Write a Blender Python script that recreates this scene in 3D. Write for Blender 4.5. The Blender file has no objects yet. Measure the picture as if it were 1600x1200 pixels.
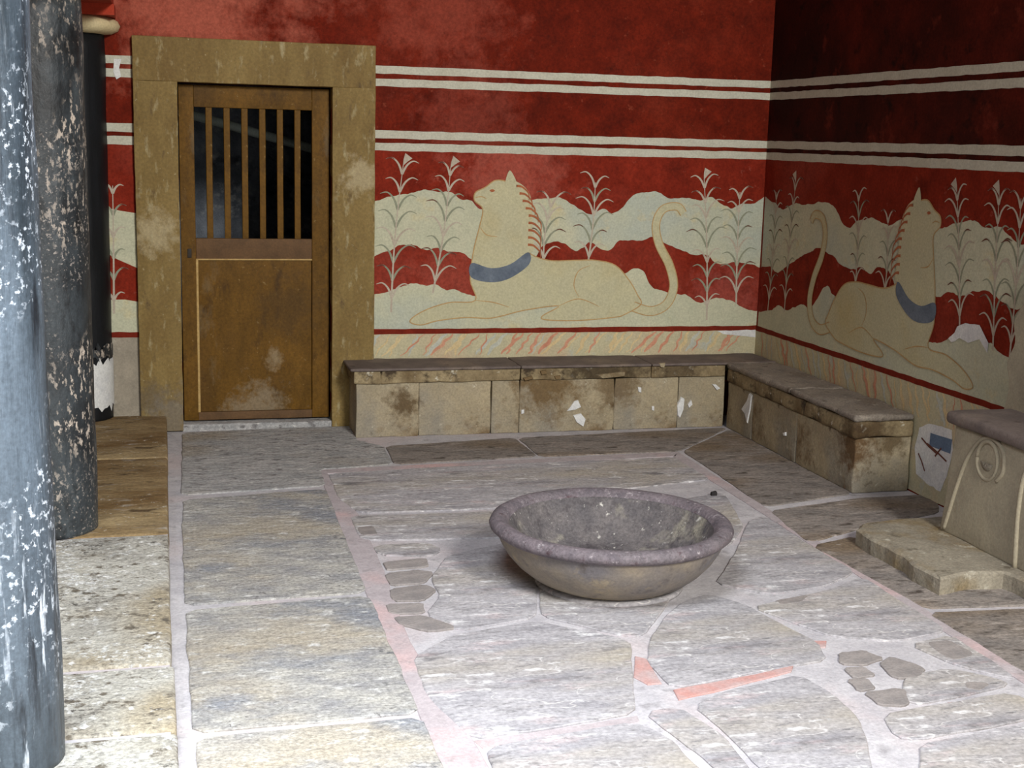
import bpy, bmesh, math, random
from mathutils import Vector, Matrix, noise
from mathutils.geometry import tessellate_polygon
random.seed(7)

# ------------------------------------------------------------------ camera
CAM = Vector((-3.8507, -8.2017, 1.7969))
YAW, PITCH, ROLL, FPX = 0.2576, -0.1816, 0.0263, 2083.57
fw = Vector((math.sin(YAW)*math.cos(PITCH), math.cos(YAW)*math.cos(PITCH), math.sin(PITCH)))
r0 = Vector((math.cos(YAW), -math.sin(YAW), 0)); u0 = r0.cross(fw)
rt_ = math.cos(ROLL)*r0 + math.sin(ROLL)*u0
up_ = rt_.cross(fw)
scene = bpy.context.scene
col = scene.collection
cd = bpy.data.cameras.new('camera'); co = bpy.data.objects.new('camera', cd); col.objects.link(co)
cd.sensor_fit = 'HORIZONTAL'; cd.sensor_width = 36.0; cd.lens = FPX*36/1600
M = Matrix((rt_, up_, -fw)).transposed().to_4x4(); M.translation = CAM
co.matrix_world = M
cd.clip_start = 0.05; cd.clip_end = 200
scene.camera = co

# ------------------------------------------------------------------ light
W = bpy.data.worlds.new('world'); scene.world = W; W.use_nodes = True
bg = W.node_tree.nodes['Background']
bg.inputs[0].default_value = (0.90, 0.96, 1.0, 1); bg.inputs[1].default_value = 0.16
def lamp(name, kind, loc, target, energy, colr, **kw):
    ld = bpy.data.lights.new(name, kind); ld.energy = energy; ld.color = colr
    for k, v in kw.items(): setattr(ld, k, v)
    lo = bpy.data.objects.new(name, ld); col.objects.link(lo); lo.location = loc
    lo.rotation_euler = (Vector(target)-Vector(loc)).to_track_quat('-Z', 'Y').to_euler()
    return lo
# daylight: open sky over the court behind the camera, the doorway there, and the light well over the near left end
lamp('court_daylight', 'AREA', (-0.95, -11.0, 5.2), (-2.6, -0.5, 0.6), 640, (1.0, 0.98, 0.93), shape='RECTANGLE', size=1.5, size_y=1.6)
lamp('doorway_daylight', 'AREA', (-1.5, -10.2, 1.6), (-2.6, 0.0, 0.7), 50, (1.0, 0.98, 0.92), shape='RECTANGLE', size=2.0, size_y=1.6)
lamp('light_well_daylight', 'AREA', (-4.2, -5.9, 3.6), (-4.1, -5.1, 0.0), 150, (0.86, 0.93, 1.0), shape='RECTANGLE', size=2.2, size_y=1.2, spread=math.radians(115))
vs = scene.view_settings
vs.view_transform = 'Standard'; vs.look = 'None'; vs.exposure = 0.4; vs.gamma = 1.0; vs.use_curve_mapping = False
scene.cycles.max_bounces = 6

# ------------------------------------------------------------------ helpers
def ray(px, py): return fw + rt_*((px-800)/FPX) + up_*((600-py)/FPX)
def on_plane(px, py, ax, val):
    d = ray(px, py); t = (val-CAM[ax])/d[ax]; return CAM + d*t
def on_floor(px, py, z=0.0): return on_plane(px, py, 2, z)
def on_back(px, py, y=0.0): return on_plane(px, py, 1, y)
def on_right(px, py, x=0.0): return on_plane(px, py, 0, x)

def mesh_obj(name, verts, faces, mat, parent=None, base=(0, 0, 0), smooth=False):
    """verts in world coordinates; the object stands at base"""
    b = Vector(base)
    me = bpy.data.meshes.new(name)
    me.from_pydata([tuple(Vector(v)-b) for v in verts], [], faces)
    bm = bmesh.new(); bm.from_mesh(me); bmesh.ops.recalc_face_normals(bm, faces=bm.faces); bm.to_mesh(me); bm.free()
    if mat: me.materials.append(mat)
    if smooth: me.polygons.foreach_set('use_smooth', [True]*len(me.polygons))
    o = bpy.data.objects.new(name, me); col.objects.link(o)
    if parent is not None:
        o.parent = parent; o.location = b - world_loc(parent)
    else: o.location = b
    return o
def world_loc(o):
    l = Vector(o.location)
    while o.parent: o = o.parent; l = l + Vector(o.location)
    return l
def empty(name, loc):
    o = bpy.data.objects.new(name, None); col.objects.link(o); o.location = loc; o.empty_display_size = 0.1
    return o
def tag(o, label, cat=None, kind=None, group=None):
    o['label'] = label
    if cat: o['category'] = cat
    if kind: o['kind'] = kind
    if group: o['group'] = group
    return o
def box_data(x0, x1, y0, y1, z0, z1):
    v = [(x, y, z) for z in (z0, z1) for y in (y0, y1) for x in (x0, x1)]
    f = [(0, 2, 3, 1), (4, 5, 7, 6), (0, 1, 5, 4), (2, 6, 7, 3), (0, 4, 6, 2), (1, 3, 7, 5)]
    return v, f
def join(*parts):
    V, F = [], []
    for v, f in parts:
        n = len(V); V += list(v); F += [tuple(i+n for i in q) for q in f]
    return V, F
def lines(a, b, r, step):
    L = b-a; r = min(r, L*0.45)
    n = max(1, int(round((L-2*r)/step)))
    return [a, a+r*0.3, a+r*0.65] + [a+r+(L-2*r)*i/n for i in range(n+1)] + [b-r*0.65, b-r*0.3, b]
def rock(x0, x1, y0, y1, z0, z1, r=0.012, step=0.08, amp=0.004, freq=9.0, warp=None):
    """a worn block: rounded edges and an uneven surface"""
    X, Y, Z = lines(x0, x1, r, step), lines(y0, y1, r, step), lines(z0, z1, r, step)
    idx, V, F = {}, [], []
    def vert(i, j, k):
        key = (i, j, k)
        if key in idx: return idx[key]
        p = Vector((X[i], Y[j], Z[k])); rr = min(r, (x1-x0)*.45, (y1-y0)*.45, (z1-z0)*.45)
        c = Vector((min(max(p.x, x0+rr), x1-rr), min(max(p.y, y0+rr), y1-rr), min(max(p.z, z0+rr), z1-rr)))
        d = p-c
        if d.length > 1e-9: n = d.normalized(); p = c+n*rr
        else: n = Vector((0, 0, 0))
        p = p + n*(noise.noise(p*freq)*amp + noise.noise(p*freq*3.1+Vector((7, 1, 3)))*amp*0.5)
        if warp: p = warp(p)
        idx[key] = len(V); V.append(p); return idx[key]
    nx, ny, nz = len(X)-1, len(Y)-1, len(Z)-1
    for i in range(nx):
        for j in range(ny):
            F.append((vert(i, j, 0), vert(i, j+1, 0), vert(i+1, j+1, 0), vert(i+1, j, 0)))
            F.append((vert(i, j, nz), vert(i+1, j, nz), vert(i+1, j+1, nz), vert(i, j+1, nz)))
    for i in range(nx):
        for k in range(nz):
            F.append((vert(i, 0, k), vert(i+1, 0, k), vert(i+1, 0, k+1), vert(i, 0, k+1)))
            F.append((vert(i, ny, k), vert(i, ny, k+1), vert(i+1, ny, k+1), vert(i+1, ny, k)))
    for j in range(ny):
        for k in range(nz):
            F.append((vert(0, j, k), vert(0, j, k+1), vert(0, j+1, k+1), vert(0, j+1, k)))
            F.append((vert(nx, j, k), vert(nx, j+1, k), vert(nx, j+1, k+1), vert(nx, j, k+1)))
    return V, F
def roughen(pts, seg=0.05, amp=0.008, freq=11.0):
    """closed 2D outline -> finer outline with uneven edges"""
    out = []
    n = len(pts)
    for i in range(n):
        a, b = Vector(pts[i]), Vector(pts[(i+1) % n]); L = (b-a).length
        k = max(1, int(L/seg)); nn = Vector((-(b-a).y, (b-a).x)).normalized()
        for j in range(k):
            t = j/k; p = a.lerp(b, t)
            w = 1.0 if j else 0.4
            p = p + nn*amp*w*(noise.noise(Vector((p.x*freq, p.y*freq, 0))) + 0.6*noise.noise(Vector((p.x*freq*2.7, p.y*freq*2.7, 3))))
            out.append(p)
    return out
def inset(pts, d):
    n = len(pts); out = []
    A = sum(pts[i].x*pts[(i+1) % n].y-pts[(i+1) % n].x*pts[i].y for i in range(n))
    s = 1 if A > 0 else -1
    for i in range(n):
        t = (pts[(i+1) % n]-pts[i-1])
        t = t.normalized() if t.length > 1e-9 else Vector((1, 0))
        out.append(pts[i]+Vector((-t.y, t.x))*d*s)
    return out
def slab(outline, z0, z1, bevel=0.006):
    n = len(outline)
    a = [(p.x, p.y, z0) for p in outline]; b = [(p.x, p.y, z1-bevel*0.7) for p in outline]
    c = [(p.x, p.y, z1) for p in inset(outline, bevel)]
    V = a+b+c; F = []
    for i in range(n):
        j = (i+1) % n
        F.append((i, j, n+j, n+i)); F.append((n+i, n+j, 2*n+j, 2*n+i))
    F.append(tuple(range(2*n, 3*n)))
    return V, F
def lathe(profile, cx, cy, seg=48, wob=0.0, freq=3.0):
    V, F = [], []
    for (r, z) in profile:
        for i in range(seg):
            a = 2*math.pi*i/seg
            rr = r + wob*noise.noise(Vector((math.cos(a)*freq, math.sin(a)*freq, z*freq)))
            V.append((cx+rr*math.cos(a), min(cy+rr*math.sin(a), -0.010), z))
    m = len(profile)
    for k in range(m-1):
        for i in range(seg):
            j = (i+1) % seg
            F.append((k*seg+i, k*seg+j, (k+1)*seg+j, (k+1)*seg+i))
    F.append(tuple(reversed(range(seg)))); F.append(tuple(range((m-1)*seg, m*seg)))
    return V, F
def catmull(pts, k=8, closed=False):
    P = [Vector(p) for p in pts]; out = []; n = len(P)
    for i in range(n if closed else n-1):
        g = (lambda q: P[q % n]) if closed else (lambda q: P[min(max(q, 0), n-1)])
        a, b, c, d = g(i-1), g(i), g(i+1), g(i+2)
        for j in range(k):
            t = j/k
            out.append(0.5*((2*b)+(c-a)*t+(2*a-5*b+4*c-d)*t*t+(3*b-a-3*c+d)*t**3))
    if not closed: out.append(P[-1])
    return out
def stroke(pts, widths):
    """tapered brush stroke as a flat ribbon in 2D"""
    n = len(pts); V, F = [], []
    for i, p in enumerate(pts):
        t = (pts[min(i+1, n-1)]-pts[max(i-1, 0)])
        t = t.normalized() if t.length > 1e-9 else Vector((1, 0))
        w = widths(i/(n-1))*0.5
        nn = Vector((-t.y, t.x))
        V += [p+nn*w, p-nn*w]
    for i in range(n-1): F.append((2*i, 2*i+2, 2*i+3, 2*i+1))
    return V, F

# ------------------------------------------------------------------ materials
def lin(c):
    f = lambda v: (v/12.92 if v <= 0.04045 else ((v+0.055)/1.055)**2.4)
    return tuple(f(v/255) for v in c)+(1,)
def mottled(name, c1, c2, scale=6, stretch=(1, 1, 1), big=None, big_scale=1.2, big_lo=0.5, big_hi=0.7,
            spots=None, rough=0.8, bump=0.3, bump_scale=30, veins=None, tint=0.0, stains=None, grain=0.14, grain_scale=85, detail=6, bump_dist=0.01, lo=0.35, hi=0.65, spec=0.3):
    m = bpy.data.materials.new(name); m.use_nodes = True
    nt = m.node_tree; N = nt.nodes; Lk = nt.links
    bs = N['Principled BSDF']; bs.inputs['Roughness'].default_value = rough
    bs.inputs['Specular IOR Level'].default_value = spec
    tc = N.new('ShaderNodeTexCoord'); mp = N.new('ShaderNodeMapping'); mp.inputs['Scale'].default_value = stretch
    Lk.new(tc.outputs['Object'], mp.inputs['Vector'])
    def nz(sc, det=6, rgh=0.6, vec=None, off=0.0):
        n = N.new('ShaderNodeTexNoise'); n.inputs['Scale'].default_value = sc; n.inputs['Detail'].default_value = det
        n.inputs['Roughness'].default_value = rgh
        if off:
            ad = N.new('ShaderNodeVectorMath'); ad.operation = 'ADD'; ad.inputs[1].default_value = (off, off*1.7, off*0.6)
            Lk.new((vec or mp.outputs[0]), ad.inputs[0]); Lk.new(ad.outputs[0], n.inputs['Vector'])
        else: Lk.new(vec or mp.outputs[0], n.inputs['Vector'])
        return n
    def ramp(src, lo_, hi_):
        r = N.new('ShaderNodeMapRange'); r.inputs['From Min'].default_value = lo_; r.inputs['From Max'].default_value = hi_
        Lk.new(src, r.inputs['Value']); return r.outputs[0]
    def mix(f, a, b):
        x = N.new('ShaderNodeMix'); x.data_type = 'RGBA'
        Lk.new(f, x.inputs['Factor'])
        for s, v in ((6, a), (7, b)):
            if isinstance(v, tuple): x.inputs[s].default_value = v
            else: Lk.new(v, x.inputs[s])
        return x.outputs[2]
    n1 = nz(scale, detail)
    c = mix(ramp(n1.outputs[0], lo, hi), lin(c1), lin(c2))
    if big: c = mix(ramp(nz(big_scale, 4, 0.55, None, 5.3).outputs[0], big_lo, big_hi), c, lin(big))
    if veins:
        vc, vs_, vw = veins
        nv = nz(vs_, 3, 0.5, None, 2.1)
        s = N.new('ShaderNodeMath'); s.operation = 'SUBTRACT'; s.inputs[1].default_value = 0.5; Lk.new(nv.outputs[0], s.inputs[0])
        a = N.new('ShaderNodeMath'); a.operation = 'ABSOLUTE'; Lk.new(s.outputs[0], a.inputs[0])
        c = mix(ramp(a.outputs[0], vw, 0.0), c, lin(vc))
    for q, sp in enumerate(spots or []):
        sc, ss, t0, t1 = sp[:4]
        fac = ramp(nz(ss, 5, 0.65, tc.outputs['Object'] if len(sp) > 4 and sp[4] else None, 3.7+q*4.1).outputs[0], t0, t1)
        if len(sp) > 5:
            mm = N.new('ShaderNodeMath'); mm.operation = 'MULTIPLY'
            Lk.new(fac, mm.inputs[0]); Lk.new(ramp(nz(sp[5], 2, 0.5, tc.outputs['Object'], 11.0+q).outputs[0], 0.46, 0.60), mm.inputs[1]); fac = mm.outputs[0]
        c = mix(fac, c, lin(sc))
    for q, (sc, cen, rad, amt) in enumerate(stains or []):      # a ragged stain or worn patch at its own place
        ge = N.new('ShaderNodeNewGeometry'); di = N.new('ShaderNodeVectorMath'); di.operation = 'DISTANCE'
        Lk.new(ge.outputs['Position'], di.inputs[0]); di.inputs[1].default_value = cen
        nn = nz(9.0/max(rad, 0.2)*0.35, 6, 0.7, ge.outputs['Position'], 2.0+q)
        sb = N.new('ShaderNodeMath'); sb.operation = 'MULTIPLY_ADD'; sb.inputs[1].default_value = -2.6*rad; Lk.new(nn.outputs[0], sb.inputs[0]); Lk.new(di.outputs['Value'], sb.inputs[2])
        rr = N.new('ShaderNodeMapRange'); rr.inputs['From Min'].default_value = -0.3*rad; rr.inputs['From Max'].default_value = -0.95*rad; rr.inputs['To Max'].default_value = amt
        Lk.new(sb.outputs[0], rr.inputs['Value'])
        c = mix(rr.outputs[0], c, lin(sc))
    if grain:
        ng = nz(grain_scale, 3, 0.7, tc.outputs['Object'], 1.3); gm = N.new('ShaderNodeMapRange')
        gm.inputs['From Min'].default_value = 0.3; gm.inputs['From Max'].default_value = 0.7
        gm.inputs['To Min'].default_value = 1-grain; gm.inputs['To Max'].default_value = 1+grain
        Lk.new(ng.outputs[0], gm.inputs['Value'])
        hg = N.new('ShaderNodeHueSaturation'); Lk.new(gm.outputs[0], hg.inputs['Value']); Lk.new(c, hg.inputs['Color']); c = hg.outputs[0]
    if tint:
        oi = N.new('ShaderNodeObjectInfo'); mr = N.new('ShaderNodeMapRange')
        mr.inputs['To Min'].default_value = 1-tint; mr.inputs['To Max'].default_value = 1+tint
        Lk.new(oi.outputs['Random'], mr.inputs['Value'])
        hs = N.new('ShaderNodeHueSaturation'); Lk.new(mr.outputs[0], hs.inputs['Value']); Lk.new(c, hs.inputs['Color']); c = hs.outputs[0]
    Lk.new(c, bs.inputs['Base Color'])
    if bump:
        nb = nz(bump_scale, 7, 0.62, None, 9.0)
        bp = N.new('ShaderNodeBump'); bp.inputs['Strength'].default_value = bump; bp.inputs['Distance'].default_value = bump_dist
        Lk.new(nb.outputs[0], bp.inputs['Height']); Lk.new(bp.outputs[0], bs.inputs['Normal'])
    return m
MAT = {}
MAT['red'] = mottled('red_fresco_plaster', (110, 30, 12), (88, 21, 7), 7, big=(135, 52, 33), big_scale=0.9, big_lo=0.52, big_hi=0.80,
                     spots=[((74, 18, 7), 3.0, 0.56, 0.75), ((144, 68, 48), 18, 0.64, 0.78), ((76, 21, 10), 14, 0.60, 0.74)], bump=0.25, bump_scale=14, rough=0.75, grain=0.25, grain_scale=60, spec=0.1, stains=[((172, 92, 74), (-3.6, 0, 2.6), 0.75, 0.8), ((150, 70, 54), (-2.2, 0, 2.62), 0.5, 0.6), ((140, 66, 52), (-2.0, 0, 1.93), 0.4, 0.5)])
MAT['red_low'] = mottled('lighter_red_fresco_paint', (132, 41, 24), (113, 32, 17), 7, big=(148, 64, 50), big_scale=1.2, big_lo=0.50, big_hi=0.80,
                     spots=[((92, 26, 14), 4.0, 0.57, 0.75), ((157, 82, 68), 18, 0.64, 0.78)], bump=0.25, bump_scale=14, rough=0.75, grain=0.25, grain_scale=60, spec=0.1, stains=[((168, 88, 74), (-1.75, 0, 1.5), 0.45, 0.6), ((160, 80, 70), (-0.25, 0, 0.8), 0.3, 0.6), ((160, 76, 62), (-2.1, 0, 0.95), 0.3, 0.5)])
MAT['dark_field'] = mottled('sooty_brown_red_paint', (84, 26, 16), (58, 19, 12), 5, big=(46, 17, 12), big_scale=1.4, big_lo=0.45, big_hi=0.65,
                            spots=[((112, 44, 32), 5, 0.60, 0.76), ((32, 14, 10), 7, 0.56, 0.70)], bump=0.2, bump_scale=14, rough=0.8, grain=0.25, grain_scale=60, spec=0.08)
MAT['cream'] = mottled('cream_fresco_paint', (194, 192, 166), (184, 185, 160), 7, big=(176, 181, 167), big_scale=1.6, spots=[((198, 186, 146), 5, 0.58, 0.75)], bump=0.15, bump_scale=16, rough=0.8, spec=0.15)
MAT['stripe'] = mottled('pale_stripe_paint', (194, 192, 176), (184, 181, 164), 9, bump=0.1, rough=0.8, spec=0.15)
MAT['line'] = mottled('dark_red_line_paint', (124, 42, 27), (104, 32, 21), 12, bump=0.1, rough=0.8, spec=0.1)
MAT['beast'] = mottled('ochre_cream_paint', (191, 185, 151), (185, 180, 150), 6, big=(185, 171, 127), big_scale=2.5, big_lo=0.52, big_hi=0.8, bump=0.15, bump_scale=16, rough=0.8, spec=0.15)
MAT['beast_line'] = mottled('ochre_outline_paint', (186, 156, 108), (172, 138, 92), 14, bump=0, rough=0.8)
MAT['mane'] = mottled('rust_mane_paint', (172, 104, 66), (150, 84, 56), 10, bump=0, rough=0.8)
MAT['collar'] = mottled('blue_grey_collar_paint', (112, 122, 134), (88, 98, 112), 9, bump=0, rough=0.8)
MAT['leaf'] = mottled('grey_green_leaf_paint', (147, 149, 127), (132, 136, 116), 10, bump=0, rough=0.8)
MAT['leaf_pale'] = mottled('pale_leaf_paint', (186, 175, 158), (175, 162, 145), 10, bump=0, rough=0.8)
MAT['leaf_dark'] = mottled('maroon_leaf_edge_paint', (112, 66, 52), (96, 56, 44), 10, bump=0, rough=0.8)
MAT['dado'] = mottled('cream_dado_paint', (193, 184, 151), (182, 175, 146), 9, big=(193, 169, 139), big_scale=3.0, spots=[((176, 178, 167), 8, 0.58, 0.7)], bump=0.15, bump_scale=16, rough=0.8, spec=0.15)
MAT['vein_red'] = mottled('red_vein_paint', (202, 152, 124), (190, 128, 102), 10, bump=0, rough=0.8)
MAT['vein_ochre'] = mottled('ochre_vein_paint', (210, 190, 146), (200, 176, 132), 10, bump=0, rough=0.8)
MAT['vein_grey'] = mottled('grey_vein_paint', (190, 190, 176), (176, 178, 166), 10, bump=0, rough=0.8)
MAT['grey_plaster'] = mottled('bare_grey_plaster', (158, 148, 132), (140, 132, 118), 8, spots=[((180, 172, 158), 12, 0.6, 0.75)], bump=0.3, bump_scale=20, rough=0.9)
MAT['white_patch'] = mottled('white_plaster_patch', (222, 222, 218), (204, 204, 204), 12, bump=0.3, rough=0.9)
MAT['blue_patch'] = mottled('slate_blue_paint', (104, 122, 144), (92, 108, 130), 12, bump=0.1, rough=0.9)
MAT['frame'] = mottled('weathered_painted_frame', (136, 114, 67), (120, 98, 54), 9, stretch=(1, 1, 0.35), big=(108, 84, 43), big_scale=2.0,
                       spots=[((163, 150, 113), 16, 0.57, 0.70), ((96, 77, 48), 20, 0.60, 0.74), ((172, 162, 128), 40, 0.66, 0.74, 1)], bump=0.4, bump_scale=28, rough=0.7, grain=0.2, grain_scale=60, stains=[((176, 162, 128), (-3.9, -0.04, 1.2), 0.16, 0.7), ((178, 164, 130), (-2.68, -0.04, 1.55), 0.14, 0.7), ((96, 84, 66), (-3.95, -0.04, 0.2), 0.16, 0.7), ((120, 112, 100), (-3.8, -0.04, 0.1), 0.2, 0.7)])
MAT['door'] = mottled('worn_brown_door_paint', (109, 77, 26), (90, 63, 19), 10, stretch=(1, 1, 0.4), big=(85, 61, 29), big_scale=2.2,
                      spots=[((138, 112, 69), 34, 0.64, 0.74, 1), ((64, 44, 21), 9, 0.56, 0.74), ((118, 103, 79), 4, 0.60, 0.80)], bump=0.2, bump_scale=30, rough=0.6, grain=0.22, grain_scale=60, spec=0.15, stains=[((140, 126, 104), (-3.3, 0.05, 0.08), 0.22, 0.7), ((78, 58, 32), (-3.1, 0.05, 0.75), 0.25, 0.5), ((146, 128, 100), (-3.2, 0.05, 0.42), 0.07, 0.7)])
MAT['door_rail'] = mottled('dull_brown_rail_paint', (104, 76, 48), (88, 64, 40), 12, spots=[((128, 110, 84), 30, 0.68, 0.78)], bump=0.2, rough=0.7)
MAT['door_edge'] = mottled('pale_lit_wood_edge', (190, 160, 104), (168, 136, 82), 14, bump=0.1, rough=0.7)  # pale colour paints in the light falling on the panel's edge
MAT['iron'] = mottled('dark_iron', (52, 44, 36), (40, 34, 28), 20, bump=0.2, rough=0.6)
MAT['void'] = mottled('dark_rubble_wall', (150, 156, 166), (104, 110, 120), 4, spots=[((190, 192, 192), 7, 0.56, 0.70), ((60, 62, 68), 5, 0.54, 0.68)], bump=0.8, bump_scale=6, bump_dist=0.05, rough=0.9)
MAT['pole'] = mottled('pale_green_grey_paint', (190, 200, 190), (176, 186, 176), 8, bump=0.1)
MAT['bench_top'] = mottled('dark_worn_seat_stone', (112, 100, 94), (94, 84, 80), 8, stretch=(1, 1, 1), big=(128, 114, 102), big_scale=2.4, spots=[((76, 66, 60), 12, 0.6, 0.72)], bump=0.35, bump_scale=24, tint=0.05)
MAT['bench_top_grey'] = mottled('worn_grey_seat_stone', (138, 128, 116), (116, 108, 100), 7, big=(108, 96, 84), big_scale=2.4, spots=[((86, 76, 66), 12, 0.58, 0.70), ((170, 162, 148), 14, 0.60, 0.72)], bump=0.5, bump_scale=24, tint=0.05, grain=0.3)
MAT['bench'] = mottled('weathered_gypsum_block', (168, 154, 126), (150, 138, 114), 6, big=(136, 130, 118), big_scale=2.2,
                       spots=[((108, 86, 58), 3.0, 0.57, 0.70), ((80, 64, 44), 9, 0.62, 0.74), ((200, 192, 172), 22, 0.64, 0.76)], bump=0.5, bump_scale=22, tint=0.05, rough=0.85, grain=0.2, stains=[((82, 62, 36), (-2.46, -0.35, 0.20), 0.12, 0.85), ((104, 80, 46), (-1.55, -0.35, 0.31), 0.26, 0.85), ((96, 74, 44), (-1.1, -0.35, 0.31), 0.2, 0.7), ((88, 62, 34), (-0.35, -1.98, 0.24), 0.16, 0.9), ((84, 66, 40), (-0.15, -2.05, 0.30), 0.14, 0.8)])
MAT['bench_course'] = mottled('stained_gypsum_course', (156, 140, 108), (130, 114, 86), 7, big=(100, 82, 56), big_scale=3, big_lo=0.44, big_hi=0.6, spots=[((66, 54, 40), 8, 0.53, 0.64), ((206, 200, 182), 18, 0.62, 0.72)], bump=0.6, bump_scale=24, tint=0.05, rough=0.85, grain=0.2, stains=[((64, 52, 36), (-1.2, -0.36, 0.37), 0.32, 0.85), ((74, 60, 42), (-0.7, -0.36, 0.37), 0.22, 0.8), ((70, 52, 32), (-0.3, -2.05, 0.33), 0.2, 0.7)])
MAT['throne'] = mottled('smooth_gypsum_seat', (160, 150, 128), (148, 139, 120), 6, big=(139, 130, 113), big_scale=2.2, spots=[((125, 105, 74), 5, 0.64, 0.76)], bump=0.25, bump_scale=22, rough=0.8)
MAT['footslab'] = mottled('worn_tan_footslab', (150, 142, 126), (132, 124, 110), 6, big=(124, 106, 74), big_scale=3, big_lo=0.5, big_hi=0.66, spots=[((190, 184, 168), 10, 0.60, 0.72), ((96, 88, 74), 14, 0.58, 0.70)], bump=0.7, bump_scale=16, rough=0.85, grain=0.25)
MAT['grout'] = mottled('pale_mortar', (192, 188, 190), (172, 168, 172), 7, big=(192, 180, 180), big_scale=2.0, spots=[((144, 140, 142), 10, 0.58, 0.74)], bump=0.4, bump_scale=30, rough=0.9, grain=0.15)
MAT['pink'] = mottled('faded_pink_plaster', (180, 170, 172), (166, 156, 158), 9, big=(196, 166, 164), big_scale=2.2, spots=[((146, 138, 138), 12, 0.58, 0.74)], bump=0.3, bump_scale=30, rough=0.9)
MAT['floor_red'] = mottled('worn_red_floor_plaster', (186, 138, 130), (180, 160, 158), 7, bump=0.3, bump_scale=30, rough=0.9)
MAT['slab_grey'] = mottled('grey_cleft_paving', (173, 169, 171), (147, 144, 148), 5, stretch=(0.5, 1.4, 1), big=(167, 159, 148), big_scale=1.8, veins=((200, 196, 194), 3.4, 0.006),
                           spots=[((114, 111, 112), 7, 0.57, 0.68), ((192, 175, 175), 5, 0.57, 0.72), ((210, 208, 208), 13, 0.58, 0.68), ((118, 115, 116), 30, 0.60, 0.70)], bump=0.9, bump_scale=10, bump_dist=0.012, tint=0.05, rough=0.8, grain=0.25, grain_scale=60)
MAT['slab_tan'] = mottled('tan_rippled_paving', (176, 172, 164), (144, 142, 142), 7, stretch=(0.8, 1.25, 1), big=(170, 158, 138), big_scale=1.5, big_lo=0.48, big_hi=0.70,
                          spots=[((132, 134, 140), 2.2, 0.52, 0.68), ((104, 104, 106), 17, 0.57, 0.66, 0, 1.8), ((204, 202, 198), 15, 0.57, 0.70), ((96, 92, 90), 44, 0.59, 0.68, 1, 1.5)], bump=1.0, bump_scale=20, bump_dist=0.014, tint=0.04, rough=0.85, grain=0.35, grain_scale=70)
MAT['slab_dark'] = mottled('brown_grey_paving', (174, 171, 169), (146, 146, 146), 6, stretch=(0.7, 1.3, 1), big=(148, 135, 116), big_scale=1.2,
                           spots=[((102, 98, 98), 18, 0.56, 0.66), ((195, 193, 188), 20, 0.58, 0.68)], bump=0.9, bump_scale=20, bump_dist=0.012, tint=0.04, rough=0.8, grain=0.3, grain_scale=60)
MAT['slab_brown'] = mottled('dark_brown_grey_paving', (144, 135, 128), (118, 112, 108), 6, stretch=(0.6, 1.4, 1), big=(120, 104, 86), big_scale=1.6, big_lo=0.46, big_hi=0.66,
                           spots=[((78, 70, 64), 14, 0.56, 0.68), ((156, 146, 138), 18, 0.58, 0.70)], bump=0.9, bump_scale=18, bump_dist=0.012, tint=0.05, rough=0.8, grain=0.3, grain_scale=60)
MAT['small_stone'] = mottled('dark_grey_paving_chip', (152, 144, 140), (132, 126, 124), 9, big=(170, 160, 150), bump=0.6, bump_scale=16, bump_dist=0.015, tint=0.07)
MAT['stylobate'] = mottled('pitted_grey_tan_step_stone', (186, 182, 172), (154, 150, 142), 5, big=(160, 148, 126), big_scale=1.6, big_lo=0.50, big_hi=0.68,
                           spots=[((104, 96, 84), 14, 0.56, 0.64), ((218, 216, 212), 20, 0.57, 0.66), ((88, 84, 78), 42, 0.54, 0.62, 1, 2.5), ((224, 224, 222), 50, 0.53, 0.60, 1, 2.0)], bump=1.0, bump_scale=26, bump_dist=0.018, tint=0.05, rough=0.85, grain=0.35, grain_scale=70)
MAT['stylobate_brown'] = mottled('stained_brown_step_stone', (168, 146, 108), (140, 120, 88), 5, big=(112, 86, 52), big_scale=1.3, big_lo=0.46, big_hi=0.64, stretch=(0.6, 1.4, 1),
                           spots=[((86, 68, 46), 10, 0.57, 0.68), ((160, 150, 136), 6, 0.58, 0.70), ((196, 190, 178), 40, 0.62, 0.70, 1, 2.0)], bump=0.8, bump_scale=22, bump_dist=0.014, tint=0.05, rough=0.85, grain=0.25, grain_scale=60)
MAT['bowl_lip'] = mottled('purple_grey_basin_lip', (118, 108, 112), (94, 87, 92), 12, big=(104, 98, 100), big_scale=3, spots=[((156, 148, 150), 34, 0.60, 0.70), ((80, 62, 66), 20, 0.60, 0.72)], bump=0.5, bump_scale=40, rough=0.75, grain=0.3)
MAT['bowl_in'] = mottled('dark_mottled_basin_inside', (110, 104, 103), (86, 82, 84), 8, big=(158, 152, 136), big_scale=4.0, big_lo=0.58, big_hi=0.70, spots=[((74, 69, 71), 9, 0.54, 0.66), ((190, 186, 178), 30, 0.62, 0.70)], bump=0.5, bump_scale=40, rough=0.8, grain=0.3)
MAT['bowl_out'] = mottled('brown_grey_basin_side', (151, 139, 121), (127, 119, 110), 6, big=(114, 110, 112), big_scale=2.4, big_lo=0.46, big_hi=0.66, spots=[((173, 156, 123), 6, 0.58, 0.74), ((99, 92, 90), 12, 0.58, 0.72)], bump=0.3, bump_scale=30, rough=0.75)
MAT['col_pale'] = mottled('blue_black_flaking_column_paint', (36, 44, 50), (70, 80, 90), 6, stretch=(1, 1, 0.14), big=(104, 116, 128), big_scale=2.6, big_lo=0.48, big_hi=0.68,
                          spots=[((186, 194, 204), 30, 0.58, 0.64, 0, 1.6), ((198, 206, 216), 46, 0.56, 0.62, 1, 2.2), ((28, 33, 40), 14, 0.56, 0.68)], bump=0.6, bump_scale=40, rough=0.42, spec=0.5, grain=0.25)
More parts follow.
